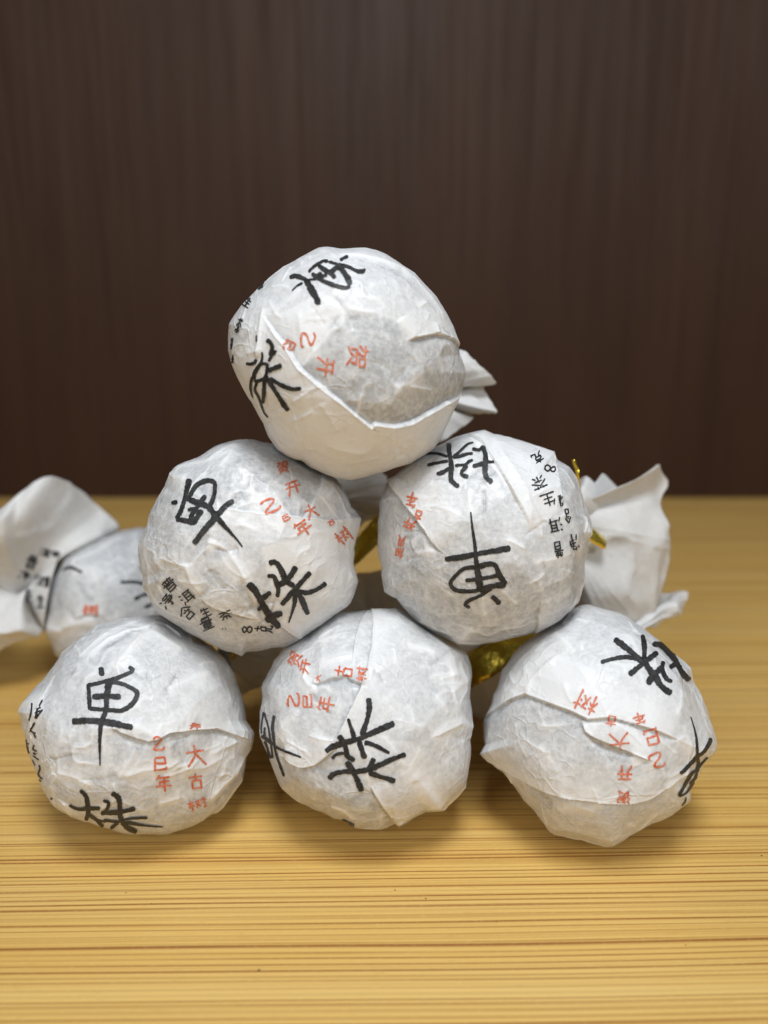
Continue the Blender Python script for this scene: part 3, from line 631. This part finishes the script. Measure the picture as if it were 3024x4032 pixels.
CLOSE = [
 ('A', (1100, 980, 4.1475), [(72,[(170,475),(270,445),(400,492),(455,520)]),(104,[(430,500),(500,620),(570,740),(620,840),(645,915)]),((14,40),[(205,690),(290,610),(385,560)]),(34,[(440,512),(600,500)]),(44,[(480,385),(560,300),(680,225),(760,190)]),(54,[(735,200),(800,208)]),(40,[(800,218),(880,235),(965,262)]),
   (84,[(940,275),(1010,330),(1080,430),(1130,510),(1155,590)]),(60,[(1160,605),(1080,640),(960,620),(840,580),(700,520),(600,470),(540,400)]),(70,[(640,280),(740,350),(820,392),(880,440),(900,490)]),(72,[(820,392),(900,345),(950,295)]),(60,[(700,405),(620,450),(565,430)]),(62,[(590,450),(680,462),(780,420)]),
   ((48,66),[(960,255),(1100,290),(1220,345),(1300,375),(1385,362)]),(36,[(1378,395),(1394,325)]),(46,[(990,193),(1050,157),(1125,127)])]),
 ('A', (900, 1280, 4.608), [(26,[(512,185),(512,310)]),(74,[(690,275),(760,315),(800,390),(782,480),(780,570)]),(48,[(866,455),(840,510),(790,560),(730,660)]),(58,[(325,695),(400,710),(480,682),(508,620)]),((32,86),[(615,490),(620,580),(600,680),(560,740),(490,850),(450,980)]),(56,[(600,700),(720,710)]),(56,[(720,700),(700,850),(660,960),(560,1010),(470,1010)]),
   (82,[(975,735),(880,765),(720,830)]),((58,22),[(440,950),(410,1080),(415,1220),(440,1330)]),((78,56),[(700,900),(660,1060),(650,1220),(632,1420)]),(78,[(720,960),(800,1110),(900,1260),(1010,1440),(1095,1550)]),(74,[(760,960),(900,1050),(1060,1130),(1180,1160),(1325,1146)]),((58,32),[(530,1010),(500,1090),(485,1190),(550,1310),(600,1470),(650,1600),(718,1678)])]),
 ('C', (1640, 1720, 4.879), [(46,[(0,395),(120,340),(260,320),(430,330),(600,390)]),(90,[(625,125),(625,250),(650,400),(670,550),(665,700),(670,840),(740,910),(820,965)]),((28,74),[(1100,115),(1000,140),(900,220),(800,320),(700,410)]),(60,[(1085,325),(980,335),(850,375),(720,410)]),(54,[(215,553),(380,510),(610,470)]),(74,[(390,705),(450,710),(540,670),(640,610)]),
   (50,[(740,560),(840,550),(940,540),(1010,480),(1085,450)]),(68,[(980,560),(900,640),(870,690),(890,740),(1000,778)]),(58,[(1070,235),(1140,255),(1240,260)]),(94,[(1240,190),(1300,270),(1330,400),(1320,560),(1320,720),(1370,820),(1460,875)]),(72,[(1080,570),(1180,550),(1300,500)]),(44,[(1340,490),(1490,490)])]),
 ('E', (1000, 2700, 5.528), [(32,[(215,570),(185,740),(165,900),(170,1050)]),(38,[(220,580),(280,760),(330,950),(360,1150),(390,1400),(418,1575)]),(44,[(245,900),(235,1020),(240,1120)]),((62,44),[(440,645),(430,760),(410,900),(430,1100),(450,1280),(490,1500),(560,1700),(660,1970)]),((74,38),[(175,1085),(280,1160),(400,1260),(560,1370),(760,1450),(1040,1555)]),(44,[(240,1200),(300,1370),(340,1500),(400,1570)]),(56,[(325,1540),(410,1560)])]),
 ('F', (2640, 2800, 5.82), [((18,92),[(455,120),(510,290),(570,520),(600,760),(610,1000),(640,1200),(600,1400)]),(86,[(915,610),(880,730),(760,920),(600,1060),(440,1220),(300,1360),(215,1430)]),(44,[(845,1055),(740,1170),(650,1290)]),(68,[(570,1350),(470,1450),(330,1680),(220,1870),(195,1945)]),(48,[(190,1950),(330,1880),(430,1780),(540,1620)]),(52,[(435,1675),(500,1610),(570,1540)]),(58,[(600,1400),(570,1560)]),(26,[(350,1960),(320,2080),(250,2160)])]),
]
for k, zz, st in CLOSE: BALL[k].character('brush_character', st, M_INK, zoom=zz)
EDGE = [[((24,48),[(535,270),(480,380),(430,480),(405,640)]),(30,[(380,530),(500,480)]),(30,[(540,460),(460,560),(410,640)]),(24,[(420,450),(510,420)])],[(30,[(330,330),(320,480),(300,580),(270,680)])],
 [(36,[(385,710),(320,830),(250,900)]),(24,[(290,870),(350,900),(410,920)]),(24,[(350,900),(410,1015)])],[(34,[(205,1040),(212,1120),(240,1200),(270,1310)]),(24,[(220,1110),(275,1130)])],
 [(28,[(370,1140),(350,1230),(430,1270)]),(36,[(350,1295),(410,1330)]),(22,[(345,1345),(400,1390),(465,1440)])],[(32,[(465,1530),(480,1610),(450,1720),(530,1805)]),(22,[(450,1810),(510,1850)])],[(18,[(335,1430),(390,1550)])],[(36,[(690,2160),(720,2200)])]]
for st in EDGE: BALL['D'].character('small_character', st, M_INK, zoom=(60, 2700, 4.915))
# (glyph, x, y, width, height, clockwise turn, pen width)
RED = {
 'A': [('he',800,672,150,120,96,12),('kai',622,735,120,120,98,13),('yi',515,578,110,85,100,14),('si',410,612,70,68,115,13)],
 'B': [('he',1068,245,90,84,-15,13),('kai',1140,380,125,110,-20,14),('da',1262,545,100,110,-25,14),('gu',1400,622,60,40,-35,10),('shu',1485,715,110,110,-40,14),('yi',982,508,150,105,-20,17),('si',1090,592,60,45,-30,13),('nian',1205,660,130,120,-35,15)],
 'C': [('nian',300,540,90,110,195,15),('gu',345,648,62,70,200,14),('kai',285,705,100,92,205,15),('he',224,862,62,160,190,12)],
 'D': [('yi',950,905,85,95,0,15),('si',962,1038,110,100,-3,16),('nian',985,1165,120,110,-5,15),('kai',1192,795,80,50,10,12),('da',1192,980,140,150,-8,15),('gu',1195,1148,110,105,-8,14),('shu',1205,1300,130,75,-20,12)],
 'E': [('he',325,425,120,95,-70,12),('kai',398,475,120,85,-75,13),('da',492,560,60,40,-80,10),('gu',670,515,90,130,-80,15),('shu',800,530,110,85,-85,13),('yi',315,718,125,90,-85,16),('si',415,725,125,75,-90,14),('nian',545,745,130,130,-80,15)],
 'F': [('shu',728,695,150,140,205,14),('gu',890,815,80,70,190,11),('da',940,945,150,120,175,14),('kai',975,1150,115,115,182,14),('he',970,1302,100,88,180,13),('nian',1068,795,90,80,165,13),('si',1150,912,110,120,165,15),('yi',1185,1062,110,100,160,16)],
 'G': [('shu',850,1330,150,110,0,30)],
}
BLK = {
 'A': [('sheng',170,365,45,60,35,9),('cha',120,497,34,90,20,9),('liang',78,600,16,60,5,6),('ke',84,690,14,50,5,6),('pu',240,272,60,22,-35,6)],
 'B': [('pu',292,1048,110,84,-45,11),('er',415,1135,100,95,-40,11),('sheng',540,1238,80,70,-25,10),('cha',680,1258,100,60,-20,11),('jing',282,1162,115,84,-50,11),('han',412,1240,105,90,-45,11),('liang',548,1312,100,84,-25,10),('colon',668,1352,60,50,-90,12),('eight',825,1358,60,70,-88,12),('ke',940,1355,52,130,-85,10)],
 'C': [('pu',1305,882,72,110,168,11),('er',1285,712,92,110,166,11),('sheng',1237,537,110,95,160,11),('cha',1172,422,110,95,155,11),('eight',1252,325,55,80,100,12),('ke',1165,250,80,75,150,11),('jing',1410,830,66,120,165,10),('han',1368,650,44,95,170,10),('liang',1322,545,34,70,165,9)],
 'E': [('pu',700,1585,26,90,-70,7)],
}
for k, gl in RED.items():
    for g in gl: BALL[k].character('red_character', glyph(*g), M_RED)
for k, gl in BLK.items():
    for g in gl: BALL[k].character('small_character', glyph(*g), M_INK)

# ------------------------------------------------------------------ twisted tails and gold ties
def unit(v): v = np.asarray(v, float); return v / np.linalg.norm(v)
def tail(k, neck_dir, neck_len, rim, bulge=.5, pleat=.0005, seed=1, neck_r=.0020, ndiv=9, puff=(0, 0, 0)):
    """flared end of the wrapper: gathered at the neck, opening to the rim points"""
    b = BALL[k]; n = unit(neck_dir)
    p0 = b.C + n * b.R * .90; p1 = b.C + n * (b.R + neck_len)
    rimP = np.array([at(*q) if len(q) == 3 else np.array(q[1:]) for q in rim])
    m = len(rimP)
    ax = unit(rimP.mean(0) - p1)
    e1 = rimP[0] - p1; e1 = unit(e1 - ax * (e1 @ ax)); e2 = np.cross(ax, e1)
    # sense of the rim round the axis
    q = rimP - p1; an = np.unwrap(np.arctan2(q @ e2, q @ e1)); sg = 1 if an[-1] > an[0] else -1
    ang = sg * np.arange(m) / m * 2 * math.pi
    def ring(c, r, axis, squash=1):
        f1 = unit(e1 - axis * (e1 @ axis)); f2 = np.cross(axis, f1)
        return c + r * (np.cos(ang)[:, None] * f1 + np.sin(ang)[:, None] * f2)
    rs = [ring(p0, .0075, n), ring(b.C + n * (b.R + neck_len * .45), .0036, n), ring(p1, neck_r, unit(n + ax))]
    mid = p1 + (rimP - p1) * .42; mid = mid + ax * .0015 * bulge
    mid2 = p1 + (rimP - p1) * .75
    mid = mid + np.asarray(puff) * .9; mid2 = mid2 + np.asarray(puff) * .8
    rs += [mid, mid2, rimP]
    rs = np.array(rs)                                     # rings x m x 3
    A = np.array([catmull(r, ndiv, closed=True) for r in rs])
    na, nb = A.shape[0], A.shape[1]
    B = catmull(A.reshape(na, -1), 12).reshape(-1, nb, 3)
    rows = B.shape[0]
    cen = B.mean(1, keepdims=True)
    rad = B - cen; rad /= np.maximum(np.linalg.norm(rad, axis=2, keepdims=True), 1e-9)
    th = np.arange(nb) / nb * 2 * math.pi; tt = np.linspace(0, 1, rows)
    cs = np.stack([np.cos(th)[None, :] * 5.5 + 0 * tt[:, None], np.sin(th)[None, :] * 5.5 + 0 * tt[:, None], tt[:, None] * 3 + 0 * th[None, :]], 2).reshape(-1, 3)
    rd = (1 - 2 * np.abs(vnoise(cs, seed) - .5)).reshape(rows, nb) - .6
    env = sstep(.05, .35, tt) * (1 - .35 * tt)
    B = B + rad * (pleat * rd * env[:, None])[:, :, None]
    # crisp folds running out from the neck, and loose crumples across them
    cs2 = cs * np.array([1.1, 1.1, .45]) + 31
    f2 = (1 - 2 * np.abs(vnoise(cs2, seed + 40) - .5)).reshape(rows, nb) ** 2 - .4
    cs3 = B.reshape(-1, 3) / .0055
    f3 = (1 - 2 * np.abs(vnoise(cs3, seed + 60) - .5)).reshape(rows, nb) ** 2 - .4
    e2_ = sstep(.12, .4, tt)[:, None]
    B = B + rad * ((pleat * 1.1 * f2 + .0006 * f3) * e2_)[:, :, None] + np.array([0, -1, 0]) * (.0009 * f3 * e2_)[:, :, None]
    o = mesh_obj('twisted_tail', B.reshape(-1, 3) - b.base, grid_faces(rows, nb, closed=True), M_TAIL, b.root)
    md = o.modifiers.new('thickness', 'SOLIDIFY'); md.thickness = 6e-5; md.offset = 0
    return o, p1, unit(n + ax), B

def strip(k, pts, width, wdir, name='gold_tie', twist=0.0):
    """flat foil tie along a 3D path"""
    b = BALL[k]; Q = catmull(np.array(pts), 10); n = len(Q)
    T = np.gradient(Q, axis=0); T /= np.linalg.norm(T, axis=1, keepdims=True)
    W = np.array([unit(np.asarray(wdir, float) - t * (np.asarray(wdir, float) @ t)) for t in T]) if wdir is not None else np.array([unit(np.cross(t, (0.0, .75, -.65))) for t in T])
    Bn = np.cross(T, W)
    a = np.linspace(0, twist, n)[:, None]; W2 = W * np.cos(a) + Bn * np.sin(a); B2 = np.cross(T, W2)
    s = np.linspace(-1, 1, 7); V = []
    for i in range(n):
        for x in s: V.append(Q[i] + W2[i] * width * .5 * x + B2[i] * (.00035 * (1 - x * x)))
    V = np.array(V); V += (vnoise(V / .0012, 3)[:, None] - .5) * .0003
    o = mesh_obj(name, V - b.base, grid_faces(n, 7), M_GOLD, b.root)
    md = o.modifiers.new('thickness', 'SOLIDIFY'); md.thickness = 8e-5
    return o
def wrap(k, c, axis, r, width, turns=1.6):
    a = unit(axis); e1 = unit(np.cross(a, [.3, .2, 1])); e2 = np.cross(a, e1)
    t = np.linspace(0, turns * 2 * math.pi, int(turns * 14))
    pts = [c + (r + .0002 * x) * (math.cos(x) * e1 + math.sin(x) * e2) + a * .0004 * x for x in t]
    return strip(k, pts, width, a)

# top ball: tail behind it to the right
tA = tail('A', (.30, .93, -.22), .0035, [(1795,1385,.122),(1870,1425,.119),(1925,1468,.1195),(1955,1506,.121),(1925,1515,.1225),(1886,1505,.1245),(1915,1558,.122),(1948,1616,.1195),(1900,1622,.1215),(1845,1622,.1245),(1862,1643,.120),(1800,1698,.118),(1720,1738,.117),(1700,1620,.132),(1720,1480,.134)], seed=3, puff=(0, -.002, 0), pleat=.0003)
wrap('A', tA[1], tA[2], .0022, .0020)
tB = tail('B', (.42, .90, .10), .0045, [(1290,1835,.128),(1390,1845,.124),(1480,1855,.122),(1530,1905,.122),(1515,1985,.123),(1470,2035,.125),(1400,2080,.124),(1330,2090,.124),(1270,2040,.132),(1250,1930,.136)], seed=5, puff=(0, -.002, .001))
strip('B', [at(1330,2235,.124), at(1395,2180,.123), at(1460,2115,.1225), at(1530,2040,.124), at(1600,2000,.128)], .0036, None)
wrap('B', tB[1], tB[2], .0022, .0022)
tC = tail('C', (.50, .86, .02), .0035, [(2280,1890,.124),(2345,1905,.121),(2408,2005,.124),(2372,1862,.126),(2445,1945,.129),(2498,1998,.130),(2545,1900,.126),(2590,1832,.125),(2622,1900,.130),(2602,1985,.126),(2630,2090,.124),(2636,2180,.124),(2614,2300,.123),(2570,2400,.121),(2490,2440,.119),(2400,2420,.118),(2300,2400,.119),(2200,2330,.132),(2180,2050,.138)], seed=7, pleat=.0003, puff=(.001, -.0035, 0))
wrap('C', tC[1], tC[2], .0027, .0024)
strip('C', [at(2300,2010,.112), at(2284,1950,.110), at(2277,1880,.109), at(2272,1840,.109), at(2264,1808,.109)], .0005, (1, 0, 0), twist=1.2)
strip('C', [at(2250,2085,.1135), at(2310,2098,.114), at(2350,2118,.1145), at(2378,2135,.1155)], .0026, None)
tD = tail('D', (.30, .93, .22), .0045, [(760,2430,.132),(880,2470,.124),(985,2530,.120),(1080,2500,.124),(1140,2590,.128),(1110,2680,.125),(1020,2712,.121),(930,2725,.124),(820,2715,.130),(700,2660,.140),(690,2520,.146)], seed=9)
wrap('D', tD[1], tD[2], .0026, .0022)
tE = tail('E', (.14, .96, .22), .0045, [(1240,2400,.130),(1330,2300,.126),(1420,2262,.124),(1560,2250,.126),(1690,2320,.128),(1830,2470,.130),(1960,2560,.128),(2030,2660,.127),(1985,2790,.124),(1890,2825,.121),(1780,2760,.120),(1600,2680,.120),(1400,2600,.121),(1260,2520,.128)], seed=13, puff=(0, 0, .001))
strip('E', [at(1780,2690,.115), at(1850,2640,.1115), at(1930,2595,.1105), at(2010,2545,.1115), at(2090,2490,.117)], .0052, None)
wrap('E', tE[1], tE[2], .0026, .0022)
tF = tail('F', (.35, .92, .22), .0050, [(2300,2200,.142),(2420,2220,.138),(2520,2300,.134),(2610,2335,.133),(2698,2328,.131),(2694,2385,.128),(2620,2448,.125),(2500,2470,.122),(2380,2460,.120),(2240,2560,.122),(2120,2640,.126),(2060,2500,.140),(2150,2320,.148)], seed=17, pleat=.0004, puff=(.001, -.001, .001))
strip('F', [at(2180,2420,.120), at(2250,2395,.121), at(2320,2375,.123), at(2380,2360,.127)], .0026, None)
tG = tail('G', (-.86, -.22, .20), .0032, [(470,2078,.150),(400,2010,.151),(310,1925,.147),(205,1880,.141),(105,1922,.138),(20,1990,.135),(-90,2070,.137),(-130,2180,.141),(-60,2250,.146),(30,2275,.150),(-70,2330,.146),(-130,2440,.138),(-60,2575,.133),(60,2528,.134),(165,2494,.137),(195,2400,.150),(290,2210,.158),(420,2125,.157)], seed=19, pleat=.0003, puff=(0, -.005, .0015))
# smudged print on the gathered neck of the far ball
def tail_ink(k, B, strokes):
    b = BALL[k]; rows, nb = B.shape[:2]
    bv = BVHTree.FromPolygons([Vector(p) for p in B.reshape(-1, 3)], grid_faces(rows, nb, closed=True).tolist())
    V, F, U, n0 = [], [], [], 0
    for wd, pts in strokes:
        P = b.z2p(pts); V_, F_, U_ = ribbon(P, wd, 1 / b.zoom[2], across=3, step=6)
        hit = []; ok = True
        for r in ray(V_):
            h = bv.ray_cast(Vector(CAM), Vector(r))
            if h[0] is None: ok = False; break
            hit.append(np.array(h[0]) - r * 1.2e-4)
        if not ok: continue
        V.append(np.array(hit)); F.append(F_ + n0); U.append(U_); n0 += len(V_)
    if V: mesh_obj('small_character', np.concatenate(V) - b.base, np.concatenate(F), M_INK, b.root, uv=np.concatenate(U))
for g in [('pu',300,880,120,130,20,20),('er',420,800,110,90,20,16),('cha',520,810,90,60,10,18),('jing',230,1010,110,90,15,18),('han',370,1050,110,90,10,22),('liang',440,1070,80,90,5,18),('ke',260,1200,100,140,5,20),('sheng',380,1250,80,120,5,22)]:
    tail_ink('G', tG[3], glyph(*g))
tail_ink('B', tB[3], [])

# ------------------------------------------------------------------ crumbs of tea on the table
random.seed(4)
MC = crumb_mat()
CRUMBS = [
 (1020, 3822, 1.7, 'largest dark tea crumb on the bare table, left of centre near the bottom edge'),
 (1555, 3505, 1.1, 'left one of two close tea crumbs on the table before the middle ball'),
 (1677, 3539, 1.2, 'right one of two close tea crumbs on the table before the middle ball'),
 (1954, 3629, 1.1, 'single tea crumb on the table in front of the gap right of the middle ball'),
 (496, 3516, 1.0, 'left one of two tea crumbs on the table in front of the left ball'),
 (596, 3559, .9, 'right one of two tea crumbs on the table in front of the left ball'),
 (2999, 3370, 1.3, 'tea crumb on the table at the right edge, beside the right ball'),
 (2700, 3722, 1.0, 'lone tea crumb on the table towards the lower right corner')]
for px, py, r, lab in CRUMBS:
    d = ray((px, py))[0]; p = CAM + d * (-CAM[2] / d[2]); s = .00007 * r
    V = [(math.cos(a) * s * random.uniform(.7, 1.6), math.sin(a) * s * random.uniform(.6, 1.2), z) for z, sc2 in ((0, 1), (s * .8, .7)) for a in [i * math.pi / 3 for i in range(6)]] + [(0, 0, s * 1.2)]
    F = [(i, (i + 1) % 6, 6 + (i + 1) % 6) for i in range(6)] + [(i, 6 + (i + 1) % 6, 6 + i) for i in range(6)] + [(6 + i, 6 + (i + 1) % 6, 12) for i in range(6)]
    o = mesh_obj('tea_crumb', V, F, MC, smooth=False); o.location = p.tolist()
    o['label'] = lab; o['category'] = 'crumb'; o['group'] = 'tea crumbs on the table'
